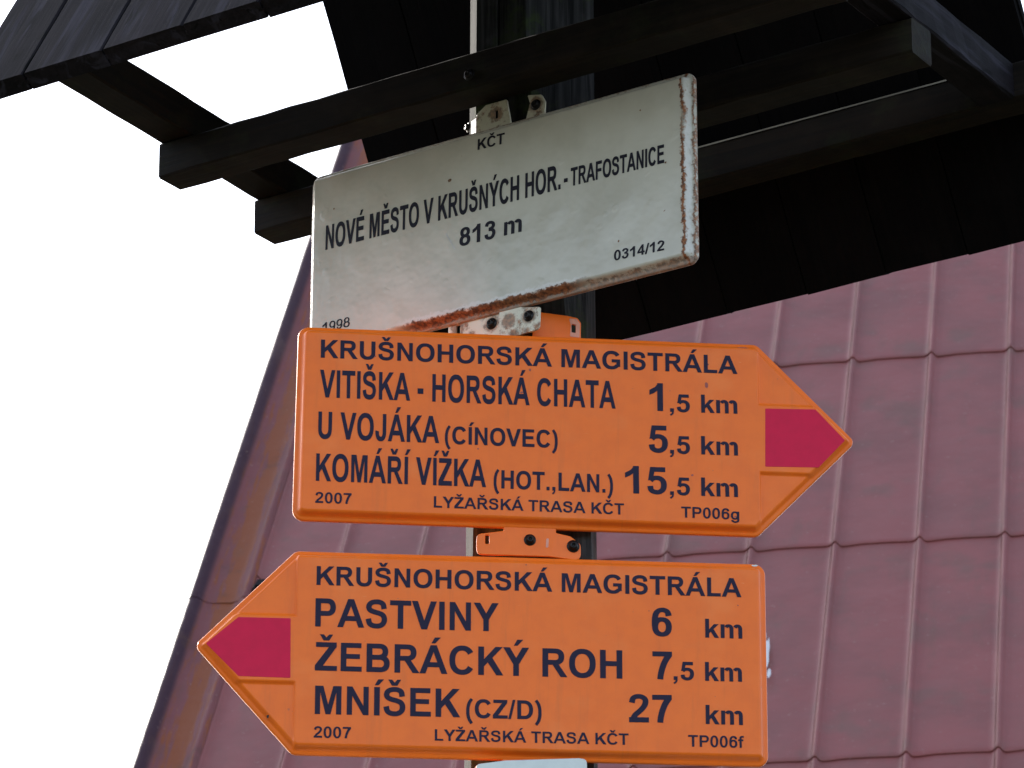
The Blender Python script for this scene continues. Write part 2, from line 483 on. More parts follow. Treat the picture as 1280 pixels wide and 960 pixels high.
def screw_mesh(name, r, head='pan'):
    """screw: domed head with hex recess on a washer, axis +Z, base z=0"""
    bm = bmesh.new()
    prof = [(r * 1.45, 0.0), (r * 1.45, 0.0007), (r * 1.36, 0.0010), (r * 0.98, 0.0010), (r * 1.0, 0.0022), (r * 0.93, 0.0036), (r * 0.72, 0.0046), (r * 0.45, 0.0050), (r * 0.42, 0.0032), (0.0001, 0.0030)]
    n = 24; prev = None
    for i, (rr, z) in enumerate(prof):
        ring = []
        for k in range(n):
            a = 2 * pi * k / n
            q = rr
            if i in (7, 8):
                a6 = (a % (pi / 3)) - pi / 6
                q = rr * 0.9 / cos(a6)
            ring.append(bm.verts.new((q * cos(a), q * sin(a), z)))
        if prev: rings_between(bm, prev, ring)
        prev = ring
    bm.faces.new(prev)
    bmesh.ops.recalc_face_normals(bm, faces=bm.faces)
    for f in bm.faces: f.smooth = True
    return bm_mesh(bm, name)
SCREW = screw_mesh('screw', 0.0042)
SCREW.materials.append(M_BOLT)

def add_screw(parent, x, y, z, s=1.0, rot=0.0, name='screw'):
    return link(name, SCREW, None, parent, Matrix.Translation((x, y, z)) @ Matrix.Rotation(rot, 4, 'Z') @ Matrix.Scale(s, 4))

# ------------------------------------------------------------------ lettering: own stroke-built grotesque, 716 units cap height
class Pen:
    """collects simple polygons; their union is one letter"""
    def __init__(s, k=1.0): s.p = []; s.k = k
    def poly(s, *pts):
        l = list(pts)
        if area(l) < 0: l.reverse()
        s.p.append(l)
    def rect(s, x0, y0, x1, y1): s.poly((x0, y0), (x1, y0), (x1, y1), (x0, y1))
    def vst(s, x0, x1, y0, y1):      # vertical stem, thinned by the weight factor
        c = (x0 + x1) / 2; w = (x1 - x0) / 2 * s.k
        s.rect(c - w, y0, c + w, y1)
    def hst(s, x0, x1, y0, y1, at=0.5):
        c = y0 + (y1 - y0) * at; d = (y1 - y0) * s.k
        s.rect(x0, c - d * at, x1, c + d * (1 - at))
    def band(s, cx, cy, rx, ry, wx, wy, a0=0, a1=360, n=2.25, steps=30):
        wx *= s.k; wy *= s.k
        m_ = max(4, int(steps * (a1 - a0) / 360)); prev = None
        def pt(r1, r2, a):
            c, q = cos(a), sin(a)
            return (cx + r1 * math.copysign(abs(c) ** (2 / n), c), cy + r2 * math.copysign(abs(q) ** (2 / n), q))
        for i in range(m_ + 1):
            a = radians(a0 + (a1 - a0) * i / m_)
            cur = (pt(rx, ry, a), pt(rx - wx, ry - wy, a))
            if prev: s.poly(prev[0], cur[0], cur[1], prev[1])
            prev = cur
    def stroke(s, pts, wv, wh, steps=5):
        wv *= s.k; wh *= s.k
        P = [pts[0]] + list(pts) + [pts[-1]]; path = []
        for i in range(1, len(P) - 2):
            p0, p1, p2, p3 = P[i - 1:i + 3]
            for j in range(steps):
                t = j / steps
                path.append(tuple(0.5 * (2 * p1[d] + (p2[d] - p0[d]) * t + (2 * p0[d] - 5 * p1[d] + 4 * p2[d] - p3[d]) * t * t
                                         + (3 * p1[d] - p0[d] - 3 * p2[d] + p3[d]) * t ** 3) for d in (0, 1)))
        path.append(pts[-1]); prev = None
        for i, (x, y) in enumerate(path):
            a = path[max(0, i - 1)]; b = path[min(len(path) - 1, i + 1)]
            dx, dy = b[0] - a[0], b[1] - a[1]; L = math.hypot(dx, dy) or 1; dx /= L; dy /= L
            w = (wv * dy * dy + wh * dx * dx) / 2
            cur = ((x - dy * w, y + dx * w), (x + dy * w, y - dx * w))
            if prev: s.poly(prev[0], cur[0], cur[1], prev[1])
            prev = cur
ADV = dict(zip("ABCDEFGHIJKLMNOPRSTUVYZ", (722, 722, 722, 722, 667, 611, 778, 722, 278, 556, 722, 611, 833, 722, 778, 667, 722, 667, 611, 722, 667, 667, 611)))
ADV.update({d: 556 for d in "0123456789"})
ADV.update({'(': 333, ')': 333, '-': 333, '.': 278, ',': 278, '/': 278, 'g': 611, 'k': 556, 'm': 889, 'f': 333, ' ': 278})
BASE = {'Š': ('S', 'v', 326), 'Á': ('A', 'a', 361), 'Í': ('I', 'a', 141), 'Ř': ('R', 'v', 345), 'Ž': ('Z', 'v', 306), 'Ý': ('Y', 'a', 334), 'Č': ('C', 'v', 378), 'É': ('E', 'a', 345), 'Ě': ('E', 'v', 345)}
def glyph(ch, k):
    g_ = Pen(k); mark = None
    if ch in BASE: ch, mark, mc = BASE[ch]
    if ch == 'A':
        d = 76 * (k - 1)
        g_.poly((0, 0), (153 + 2 * d, 0), (424 + d, 716), (282, 716)); g_.poly((719, 0), (565 - 2 * d, 0), (297 - d, 716), (439, 716)); g_.hst(180, 540, 163, 284)
    elif ch == 'B':
        g_.vst(73, 220, 0, 716); g_.band(405, 518, 225, 198, 145, 119, -90, 90); g_.band(430, 215, 241, 215, 147, 121, -90, 90)
        g_.hst(100, 410, 597, 716, 1); g_.hst(100, 435, 311, 432); g_.hst(100, 435, 0, 121, 0)
    elif ch == 'C': g_.band(378, 358, 330, 370, 150, 124, 33, 327)
    elif ch == 'D':
        g_.vst(73, 220, 0, 716); g_.band(340, 358, 339, 358, 150, 121, -90, 90); g_.hst(100, 345, 595, 716, 1); g_.hst(100, 345, 0, 121, 0)
    elif ch == 'E':
        g_.vst(73, 218, 0, 716); g_.hst(80, 601, 595, 716, 1); g_.hst(80, 567, 317, 436); g_.hst(80, 617, 0, 121, 0)
    elif ch == 'F':
        g_.vst(73, 218, 0, 716); g_.hst(80, 565, 595, 716, 1); g_.hst(80, 525, 302, 423)
    elif ch == 'G':
        g_.band(392, 358, 346, 370, 150, 124, 33, 318); g_.hst(400, 713, 270, 388, 1); g_.rect(713 - 140 * k, 100, 713, 380)
    elif ch == 'H': g_.vst(73, 220, 0, 716); g_.vst(502, 649, 0, 716); g_.hst(100, 600, 313, 434)
    elif ch == 'I': g_.vst(68, 215, 0, 716)
    elif ch == 'J': g_.rect(483 - 147 * k, 225, 483, 716); g_.band(258, 225, 225, 237, 147, 121, 170, 360)
    elif ch == 'K':
        g_.vst(75, 222, 0, 716); g_.poly((200, 375), (200, 195), (706, 716), (520, 716)); g_.poly((325, 315), (436, 441), (721, 0), (545, 0))
    elif ch == 'L': g_.vst(76, 221, 0, 716); g_.hst(80, 572, 0, 121, 0)
    elif ch == 'M':
        g_.vst(71, 205, 0, 716); g_.vst(628, 762, 0, 716)
        g_.poly((165, 716), (284, 716), (484, 0), (352, 0)); g_.poly((668, 716), (549, 716), (349, 0), (481, 0))
    elif ch == 'N': g_.vst(74, 210, 0, 716); g_.vst(510, 646, 0, 716); g_.poly((76, 716), (216, 716), (644, 0), (503, 0))
    elif ch == 'O': g_.band(389, 358, 346, 370, 152, 124)
    elif ch == 'P':
        g_.vst(73, 220, 0, 716); g_.band(400, 496, 220, 220, 147, 121, -90, 90); g_.hst(100, 405, 595, 716, 1); g_.hst(100, 405, 276, 397, 0)
    elif ch == 'R':
        g_.vst(74, 221, 0, 716); g_.band(410, 511, 229, 205, 147, 119, -90, 90); g_.hst(100, 415, 597, 716, 1); g_.hst(100, 415, 306, 424, 0)
        g_.poly((322, 330), (470, 350), (716, 0), (545, 0))
    elif ch == 'S':
        g_.stroke([(527, 490), (500, 606), (415, 658), (325, 668), (228, 655), (148, 610), (118, 533), (150, 460), (245, 415), (400, 376), (500, 325), (540, 220), (505, 118), (420, 62), (330, 49), (225, 62), (140, 118), (108, 232)], 146, 121, 4)
    elif ch == 'T': g_.hst(21, 590, 595, 716, 1); g_.vst(232, 379, 0, 716)
    elif ch == 'U': g_.vst(72, 219, 255, 716); g_.vst(499, 646, 255, 716); g_.band(359, 260, 287 - 73 * (1 - k), 272, 147, 124, 180, 360)
    elif ch == 'V': g_.poly((0, 716), (159, 716), (410, 0), (257, 0)); g_.poly((667, 716), (508, 716), (257, 0), (410, 0))
    elif ch == 'Y':
        g_.poly((0, 716), (172, 716), (404, 330), (330, 230), (261, 290)); g_.poly((668, 716), (496, 716), (264, 330), (338, 230), (407, 290)); g_.vst(261, 407, 0, 310)
    elif ch == 'Z':
        g_.hst(40, 574, 597, 716, 1); g_.hst(21, 590, 0, 121, 0); g_.poly((21, 60), (21, 130), (396, 625), (574, 650), (574, 606), (203, 95))
    elif ch == '0': g_.band(273, 353, 232, 366, 142, 114)
    elif ch == '1': g_.rect(393 - 140 * k, 0, 393, 719); g_.poly((393, 719), (280, 719), (195, 615), (57, 535), (57, 411), (170, 462), (262, 535), (393, 560))
    elif ch == '2': g_.stroke([(100, 502), (130, 605), (190, 650), (270, 664), (355, 645), (420, 590), (432, 510), (395, 410), (300, 300), (180, 190), (115, 75)], 140, 116, 4); g_.hst(25, 504, 0, 127, 0)
    elif ch == '3':
        g_.stroke([(110, 530), (140, 618), (200, 655), (270, 663), (360, 640), (412, 575), (412, 500), (360, 440), (285, 412), (215, 405)], 138, 112, 4)
        g_.stroke([(215, 380), (300, 376), (390, 345), (436, 270), (438, 190), (390, 95), (320, 52), (255, 46), (180, 65), (125, 115), (105, 210)], 138, 112, 4)
    elif ch == '4': g_.vst(310, 447, 0, 719); g_.hst(22, 528, 144, 262); g_.poly((22, 150), (22, 262), (325, 719), (440, 719), (345, 620), (140, 235))
    elif ch == '5':
        g_.hst(120, 480, 585, 706, 1); g_.poly((115, 706), (232, 706), (183, 385), (58, 352))
        g_.stroke([(118, 352), (170, 400), (255, 424), (345, 410), (420, 345), (442, 235), (415, 125), (340, 60), (262, 46), (180, 65), (125, 115), (108, 205)], 140, 112, 4)
    elif ch in '69':
        g_.band(281, 234, 231, 246, 139, 110)
        g_.stroke([(440, 520), (415, 610), (360, 655), (290, 668), (205, 645), (145, 575), (118, 470), (112, 350), (113, 240)], 140, 112, 4)
        if ch == '9': g_.p = [[(552 - x, 706 - y) for x, y in l] for l in g_.p]
    elif ch == '7': g_.hst(42, 513, 583, 706, 1); g_.stroke([(455, 640), (350, 470), (275, 280), (232, 100), (222, 0)], 142, 160, 4)
    elif ch == '8': g_.band(276, 526, 208, 193, 132, 104); g_.band(276, 206, 238, 218, 140, 108)
    elif ch == 'g':
        g_.band(285, 262, 243, 269, 140, 108); g_.vst(411, 548, -20, 519); g_.band(306, -20, 242, 195, 137, 104, 188, 360)
    elif ch == 'k': g_.vst(67, 204, 0, 716); g_.poly((180, 285), (180, 140), (542, 519), (375, 519)); g_.poly((262, 235), (360, 335), (553, 0), (400, 0))
    elif ch == 'm':
        g_.vst(61, 198, 0, 519); g_.vst(376, 513, 0, 350); g_.vst(691, 828, 0, 350)
        g_.band(345, 335, 168, 196, 137, 108, 0, 150); g_.band(660, 335, 168, 196, 137, 108, 0, 150)
    elif ch == 'f': g_.vst(85, 222, 0, 590); g_.hst(12, 318, 411, 519); g_.band(245, 570, 160, 158, 137, 112, 90, 180); g_.hst(240, 345, 616, 728, 1)
    elif ch == '(': g_.stroke([(262, 728), (165, 580), (118, 400), (112, 259), (118, 118), (165, -62), (262, -212)], 126, 90, 4)
    elif ch == ')': g_.stroke([(71, 728), (168, 580), (215, 400), (221, 259), (215, 118), (168, -62), (71, -212)], 126, 90, 4)
    elif ch == '-': g_.hst(42, 292, 190, 327)
    elif ch == '.': g_.rect(72, 0, 209, 137)
    elif ch == ',': g_.rect(66, 0, 203, 137); g_.poly((203, 20), (203, -10), (182, -85), (128, -137), (85, -158), (58, -103), (105, -72), (128, -35), (133, 20))
    elif ch == '/': g_.poly((0, -12), (102, -12), (279, 728), (178, 728))
    if mark == 'a': g_.poly((mc - 58, 765), (mc + 30, 915), (mc + 180, 915), (mc + 38, 765))
    if mark == 'v': g_.poly((mc - 168, 915), (mc - 68, 915), (mc, 838), (mc, 765), (mc - 72, 765)); g_.poly((mc + 168, 915), (mc + 68, 915), (mc, 838), (mc, 765), (mc + 72, 765))
    return ADV[ch], g_.p
def area(l): return 0.5 * sum(l[i - 1][0] * l[i][1] - l[i][0] * l[i - 1][1] for i in range(len(l)))
CACHE = {}
def glyph_tris(ch, k):
    key = (ch, k)
    if key not in CACHE:
        adv, ps = glyph(ch, k); vs, fs = [], []
        for l in ps:
            fs.append(list(range(len(vs), len(vs) + len(l)))); vs += [Vector((x / 716, y / 716)) for x, y in l]
        if ps:
            r_ = delaunay_2d_cdt(vs, [], fs, 0, 1e-6, True)
            tri = [f for f, src in zip(r_[2], r_[5]) if src]
            CACHE[key] = (adv / 716, [tuple(v) for v in r_[0]], tri)
        else: CACHE[key] = (adv / 716, [], [])
    return CACHE[key]
def text_mesh(name, s, x0, y0, x1, y1, cap, k=1.0, track=0.0, th=0.0005):
    """one line of letters from (x0,y0) to (x1,y1) on the baseline, given cap height"""
    pen = 0.0; V, F = [], []
    for ch in s:
        adv, vs, fs = glyph_tris(ch, k); b = len(V)
        V += [(x + pen, y) for x, y in vs]; F += [[b + i for i in f] for f in fs]
        pen += adv + track
    mn = min(v[0] for v in V); mxx = max(v[0] for v in V)
    L = math.hypot(x1 - x0, y1 - y0); sx = L / (mxx - mn); ca, sa = (x1 - x0) / L, (y1 - y0) / L
    co = []
    for (x, y) in V:
        lx, ly = (x - mn) * sx, y * cap
        co.append((x0 + lx * ca - ly * sa, y0 + lx * sa + ly * ca, 0))
    # give the print a hair of thickness: side walls along the outline
    cnt = {}
    for f in F:
        for i in range(len(f)):
            e = (f[i - 1], f[i]); cnt[e] = cnt.get(e, 0) + 1
    n0 = len(co); used = {}
    W = []
    for (a, b) in list(cnt):
        if (b, a) not in cnt:
            for q in (a, b):
                if q not in used: used[q] = len(co); co.append((co[q][0], co[q][1], -th))
            W.append((a, used[a], used[b], b))
    me = bpy.data.meshes.new(name); me.from_pydata(co, [], F + W); me.update()
    return me

TEXT = {
  'A': [('KRUŠNOHORSKÁ MAGISTRÁLA', -0.2127, 3.2428, 0.1925, 3.2427, 0.0188),
        ('VITIŠKA - HORSKÁ CHATA', -0.2131, 3.2016, 0.0731, 3.2015, 0.0285),
        ('1', 0.1062, 3.2009, 0.1193, 3.2009, 0.0287),
        (',5', 0.126, 3.2004, 0.1455, 3.2006, 0.0186),
        ('km', 0.1566, 3.2008, 0.1918, 3.201, 0.0187),
        ('U VOJÁKA', -0.2138, 3.159, -0.0976, 3.1588, 0.0277),
        ('(CÍNOVEC)', -0.092, 3.1585, 0.0167, 3.1584, 0.018),
        ('5', 0.1052, 3.1576, 0.1236, 3.1577, 0.0282),
        (',5', 0.1255, 3.1572, 0.145, 3.1572, 0.0184),
        ('km', 0.156, 3.1574, 0.1916, 3.1575, 0.0189),
        ('KOMÁŘÍ VÍŽKA', -0.2151, 3.1156, -0.0523, 3.1154, 0.0279),
        ('(HOT.,LAN.)', -0.0449, 3.1148, 0.0699, 3.1142, 0.0185),
        ('15', 0.0819, 3.1145, 0.1221, 3.1148, 0.028),
        (',5', 0.125, 3.1145, 0.1444, 3.1145, 0.0183),
        ('km', 0.1554, 3.1146, 0.1909, 3.1147, 0.0188),
        ('2007', -0.2153, 3.0932, -0.1808, 3.0932, 0.011),
        ('LYŽAŘSKÁ TRASA KČT', -0.1021, 3.0928, 0.0804, 3.0924, 0.0113),
        ('TP006g', 0.1357, 3.0917, 0.1918, 3.0915, 0.0111)],
  'B': [('KRUŠNOHORSKÁ MAGISTRÁLA', -0.2106, 3.0119, 0.1935, 3.0115, 0.0188),
        ('PASTVINY', -0.2111, 2.9704, -0.0381, 2.9704, 0.028),
        ('6', 0.1075, 2.9702, 0.1265, 2.9701, 0.0281),
        ('km', 0.1584, 2.9699, 0.1937, 2.9698, 0.0188),
        ('ŽEBRÁCKÝ ROH', -0.2106, 2.9268, 0.0791, 2.9267, 0.028),
        ('7', 0.108, 2.9271, 0.1266, 2.9272, 0.0279),
        (',5', 0.1276, 2.9269, 0.1471, 2.927, 0.0183),
        ('km', 0.1577, 2.9268, 0.1926, 2.9268, 0.0187),
        ('MNÍŠEK', -0.2098, 2.884, -0.0738, 2.8844, 0.0277),
        ('(CZ/D)', -0.0681, 2.8841, 0.0027, 2.8843, 0.0183),
        ('27', 0.0852, 2.8839, 0.1261, 2.8845, 0.0276),
        ('km', 0.1576, 2.8841, 0.1927, 2.884, 0.0188),
        ('2007', -0.2104, 2.8609, -0.1758, 2.861, 0.0111),
        ('LYŽAŘSKÁ TRASA KČT', -0.0973, 2.861, 0.0845, 2.8616, 0.011),
        ('TP006f', 0.1408, 2.8615, 0.1933, 2.8616, 0.0113)],
  'W': [('KČT', -0.0116, 3.4866, 0.0201, 3.4857, 0.0116),
        ('NOVÉ MĚSTO V KRUŠNÝCH HOR.', -0.1956, 3.4223, 0.0858, 3.4194, 0.0267),
        ('-', 0.0896, 3.4196, 0.0937, 3.4194, 0.0215),
        ('TRAFOSTANICE', 0.0977, 3.4193, 0.2043, 3.4176, 0.0195),
        ('813 m', -0.0327, 3.3865, 0.0405, 3.385, 0.0195),
        ('1998', -0.1975, 3.3317, -0.1642, 3.3312, 0.0105),
        ('0314/12', 0.1467, 3.3281, 0.2031, 3.3258, 0.0106)]}

# ------------------------------------------------------------------ scene frame
AL = radians(-56.85)
U = Vector((-sin(AL), -cos(AL), 0))            # along the battens, towards the right and the camera
T = Vector((cos(AL), -sin(AL), 0))             # across them, away from the camera
ZZ = Vector((0, 0, 1))
P0 = Vector((0.01894, 4.04662, 0))             # foot of the post
def W3(u, t, z): return P0 + U * u + T * t + ZZ * z

# ------------------------------------------------------------------ ground
bm = bmesh.new()
R = 1500; n = 24
g = [[None] * (n + 1) for _ in range(n + 1)]
for i in range(n + 1):
    for j in range(n + 1):
        fx = (i / n * 2 - 1); fy = (j / n * 2 - 1)
        x = R * fx * abs(fx) ** 2; y = R * fy * abs(fy) ** 2
        d = math.hypot(x, y)
        z = 0.0 if d < 60 else 0.012 * (d - 60) * (sin(x * 0.004 + 1) * cos(y * 0.005)) * 0.5
        g[i][j] = bm.verts.new((x, y, z))
for i in range(n):
    for j in range(n):
        bm.faces.new((g[i][j], g[i + 1][j], g[i + 1][j + 1], g[i][j + 1]))
o = link('ground', bm_mesh(bm, 'ground'), M_GROUND)
o['kind'] = 'structure'

# ------------------------------------------------------------------ big red roof and its house
EA = radians(-79.804); EL = radians(51.025)
RE = Vector((-sin(EA), -cos(EA), 0))                                   # along the eaves to the right
RS = Vector((0.11134, 0.61905, 0.77742)); RS.normalize()               # up the slope
RN = RE.cross(RS); RN.normalize()
if RN.y > 0: RN = -RN
Q0 = Vector((1.7207, 22.0, 9.71391))
PW, PH = 0.4475, 2.035
house = thing('house', 'tall house behind the signs with a steep roof of faded red metal panels', 'house',
              frame((Q0 - RS * 5.2).to_tuple(), RE, RS))
HI = house.matrix_world.inverted()
def rib_h(x):
    """cross profile of a panel, ridge at x=0"""
    d = min(abs(x), abs(x - PW))
    if x < PW / 2: w = 0.020
    else: w = 0.034
    return 0.030 * math.exp(-(d / w) ** 2 * 1.2) + 0.004 * sin(pi * x / PW)
def roof_panel_mesh(name, seed):
    rng = random.Random(seed)
    bm = bmesh.new()
    xs = [-0.020, -0.014, -0.008, 0, 0.008, 0.014, 0.022, 0.034, 0.06, 0.14, 0.26, 0.36, PW - 0.058, PW - 0.042, PW - 0.030, PW - 0.021]
    ys = [-0.035, -0.028, 0.0, 0.25, 0.7, 1.2, 1.7, 1.96, PH]
    gr = []
    for j, y in enumerate(ys):
        row = []
        lift = 0.011 * (1 - max(0, y) / PH) + 0.002
        for x in xs:
            hh = 0.030 * math.exp(-(x / (0.017 if x > 0 else 0.022)) ** 2)
            if x > PW / 2: hh = 0.030 * math.exp(-((x - PW) / 0.024) ** 2)
            hh += 0.005 * sin(pi * min(1, max(0, x / PW))) + (rng.uniform(-0.0015, 0.0015) if 2 < j < 8 else 0)
            # the lower lip droops just right of each rib, as pressed sheets do
            dy = -0.010 * math.exp(-((x - 0.045) / 0.03) ** 2) * (1 if j < 2 else 0) if x > 0 else 0
            z = lift + hh - (0.004 if j == 0 else 0)
            row.append(bm.verts.new((x, y + dy, z)))
        gr.append(row)
    for a, b in zip(gr, gr[1:]):
        for k in range(len(xs) - 1):
            f = bm.faces.new((a[k], a[k + 1], b[k + 1], b[k])); f.smooth = True
    # folded lower lip closes the step
    low = [bm.verts.new((v.co.x, v.co.y + 0.003, v.co.z - 0.010)) for v in gr[0]]
    for k in range(len(xs) - 1):
        bm.faces.new((low[k], low[k + 1], gr[0][k + 1], gr[0][k]))
    return bm_mesh(bm, name)
panel_meshes = [roof_panel_mesh('roof_panel', s) for s in range(4)]
for me in panel_meshes: me.materials.append(M_ROOF)
LEFT = -3.172
def rf(x, s, z=0.0): return HI @ (Q0 + RE * x + RS * s + RN * z)
for row in range(-2, 3):
    for c_ in range(-7, 5):
        x = -0.003 + c_ * PW
        s = row * PH
        me = panel_meshes[(row * 5 + c_ * 3) % 4]
        mw = HI @ frame((Q0 + RE * x + RS * s).to_tuple(), RE, RS)
        link('roof_panel', me, None, house, mw)
def box_mesh(name, pts8):
    bm = bmesh.new(); v = [bm.verts.new(p) for p in pts8]
    for f in ((0, 1, 2, 3), (7, 6, 5, 4), (0, 4, 5, 1), (1, 5, 6, 2), (2, 6, 7, 3), (3, 7, 4, 0)): bm.faces.new([v[i] for i in f])
    bmesh.ops.recalc_face_normals(bm, faces=bm.faces)
    return bm_mesh(bm, name)
def slab(x0, x1, s0, s1, z0, z1):
    return [rf(x0, s0, z0), rf(x1, s0, z0), rf(x1, s1, z0), rf(x0, s1, z0), rf(x0, s0, z1), rf(x1, s0, z1), rf(x1, s1, z1), rf(x0, s1, z1)]
S0, S1 = -4.4, 6.10
XR = 1.80
link('roof_deck', box_mesh('roof_deck', slab(-3.37, XR, S0, S1, -0.16, -0.012)), M_RAKE, house)
# rake flashing: pressed profile swept up the slope, in two lengths that lap at a joint
def flashing(s0, s1, lift):
    prof = [(-3.135, 0.040), (-3.150, 0.058), (-3.172, 0.058), (-3.195, 0.034), (-3.24, 0.022), (-3.34, 0.028), (-3.370, 0.034), (-3.392, 0.050), (-3.415, 0.072), (-3.445, 0.080), (-3.468, 0.066), (-3.478, 0.040), (-3.478, -0.16), (-3.468, -0.165)]
    bm = bmesh.new(); rows = []
    rng = random.Random(int(s0 * 10) + 99)
    k = 24
    for i in range(k + 1):
        s = s0 + (s1 - s0) * i / k
        l = lift * (1 - i / k)
        rows.append([bm.verts.new(rf(x + rng.uniform(-.0015, .0015), s, z + l + rng.uniform(-.001, .001))) for x, z in prof])
    for a, b in zip(rows, rows[1:]):
        for q in range(len(prof) - 1):
            f = bm.faces.new((a[q], b[q], b[q + 1], a[q + 1])); f.smooth = True
    bmesh.ops.recalc_face_normals(bm, faces=bm.faces)
    return bm_mesh(bm, 'rake_flashing')
for a, b in ((S0, -2.3), (-2.32, -0.262), (-0.282, S1)):
    link('rake_flashing', flashing(a, b, 0.004), M_RAKE, house)
# snow hook by the flashing
bm = bmesh.new()
pth = [(-3.12, 0.02, 0.03), (-3.11, -0.05, 0.04), (-3.09, -0.07, 0.075), (-3.08, -0.03, 0.085)]
vs = []
for (x, s, z) in pth:
    s -= 0.15
    vs.append([bm.verts.new(rf(x - 0.02, s, z)), bm.verts.new(rf(x + 0.02, s, z)), bm.verts.new(rf(x + 0.02, s + 0.006, z + 0.012)), bm.verts.new(rf(x - 0.02, s + 0.006, z + 0.012))])
for a, b in zip(vs, vs[1:]): rings_between(bm, a, b)
bm.faces.new(vs[0]); bm.faces.new(vs[-1]); bmesh.ops.recalc_face_normals(bm, faces=bm.faces)
link('snow_hook', bm_mesh(bm, 'snow_hook'), M_BOLT, house)
# white splash mark on a panel
bm = bmesh.new(); rng = random.Random(3)
for (cx, cy, rx, ry) in ((-0.300, -1.12, 0.020, 0.17), (-0.275, -1.30, 0.012, 0.05), (-0.315, -1.42, 0.010, 0.04), (-0.318, -0.96, 0.008, 0.05)):
    ring = [bm.verts.new(rf(cx + rx * cos(k * pi / 8) * rng.uniform(.5, 1.1), cy + ry * sin(k * pi / 8) * rng.uniform(.6, 1.1), 0.0365 + 0.008)) for k in range(16)]
    bm.faces.new(ring)
link('bird_dropping', bm_mesh(bm, 'bird_dropping'), M_SPLASH, house)
# house body below and behind the roof slope
eL, eR = Q0 + RE * -3.2 + RS * S0, Q0 + RE * XR + RS * S0
back = Vector((RS.x, RS.y, 0)).normalized()
rise = (S1 - S0) * RS.z; run = (S1 - S0) * math.hypot(RS.x, RS.y)
def wpt(x, b, z):
    p = Q0 + RE * x + RS * S0; q = Vector((p.x, p.y, 0)) + back * b; return HI @ Vector((q.x, q.y, z))
ez = (Q0 + RS * S0).z
bm = bmesh.new()
x0, x1, b0, b1 = -3.2, XR - 0.1, 0.25, 2 * run - 0.25
zi = ez - 0.35 + 0.25 * rise / run
base = [bm.verts.new(wpt(*p)) for p in ((x0, b0, -0.2), (x1, b0, -0.2), (x1, b1, -0.2), (x0, b1, -0.2))]
top = [bm.verts.new(wpt(*p)) for p in ((x0, b0, zi), (x1, b0, zi), (x1, b1, zi), (x0, b1, zi))]
rl = bm.verts.new(wpt(x0, run, ez + rise - 0.35)); rr_ = bm.verts.new(wpt(x1, run, ez + rise - 0.35))
bm.faces.new((base[0], base[1], top[1], top[0])); bm.faces.new((base[2], base[3], top[3], top[2]))
bm.faces.new((base[3], base[0], top[0], rl, top[3])); bm.faces.new((base[1], base[2], top[2], rr_, top[1]))
bmesh.ops.recalc_face_normals(bm, faces=bm.faces)
link('wall', bm_mesh(bm, 'wall'), M_WALL, house)
bm = bmesh.new()
v = [bm.verts.new(wpt(*p)) for p in ((-3.478, run + 0.03, ez + rise - 0.02), (XR, run + 0.03, ez + rise - 0.02), (XR, 2 * run + 0.03, ez - 0.02), (-3.478, 2 * run + 0.03, ez - 0.02))]
v2 = [bm.verts.new(x.co + (HI.to_3x3() @ Vector((0, 0, -0.15)))) for x in v]
bm.faces.new(v); bm.faces.new(v2[::-1]); rings_between(bm, v, v2); bmesh.ops.recalc_face_normals(bm, faces=bm.faces)
link('rear_roof_slope', bm_mesh(bm, 'rear_roof_slope'), M_ROOF, house)
for wx in (-2.4, 0.2):
    q = [wpt(wx, b0 - 0.02, 1.2), wpt(wx + 1.0, b0 - 0.02, 1.2), wpt(wx + 1.0, b0 - 0.02, 2.6), wpt(wx, b0 - 0.02, 2.6)]
    q2 = [wpt(wx, b0 + 0.05, 1.2), wpt(wx + 1.0, b0 + 0.05, 1.2), wpt(wx + 1.0, b0 + 0.05, 2.6), wpt(wx, b0 + 0.05, 2.6)]
    wf = link('window', box_mesh('window', q + q2), M_FRAME, house)
    q = [wpt(wx + 0.08, b0 - 0.03, 1.28), wpt(wx + 0.92, b0 - 0.03, 1.28), wpt(wx + 0.92, b0 - 0.03, 2.52), wpt(wx + 0.08, b0 - 0.03, 2.52)]
    q2 = [p + HI.to_3x3() @ back * 0.02 for p in q]
    link('pane', box_mesh('pane', q + q2), M_GLASS, wf)

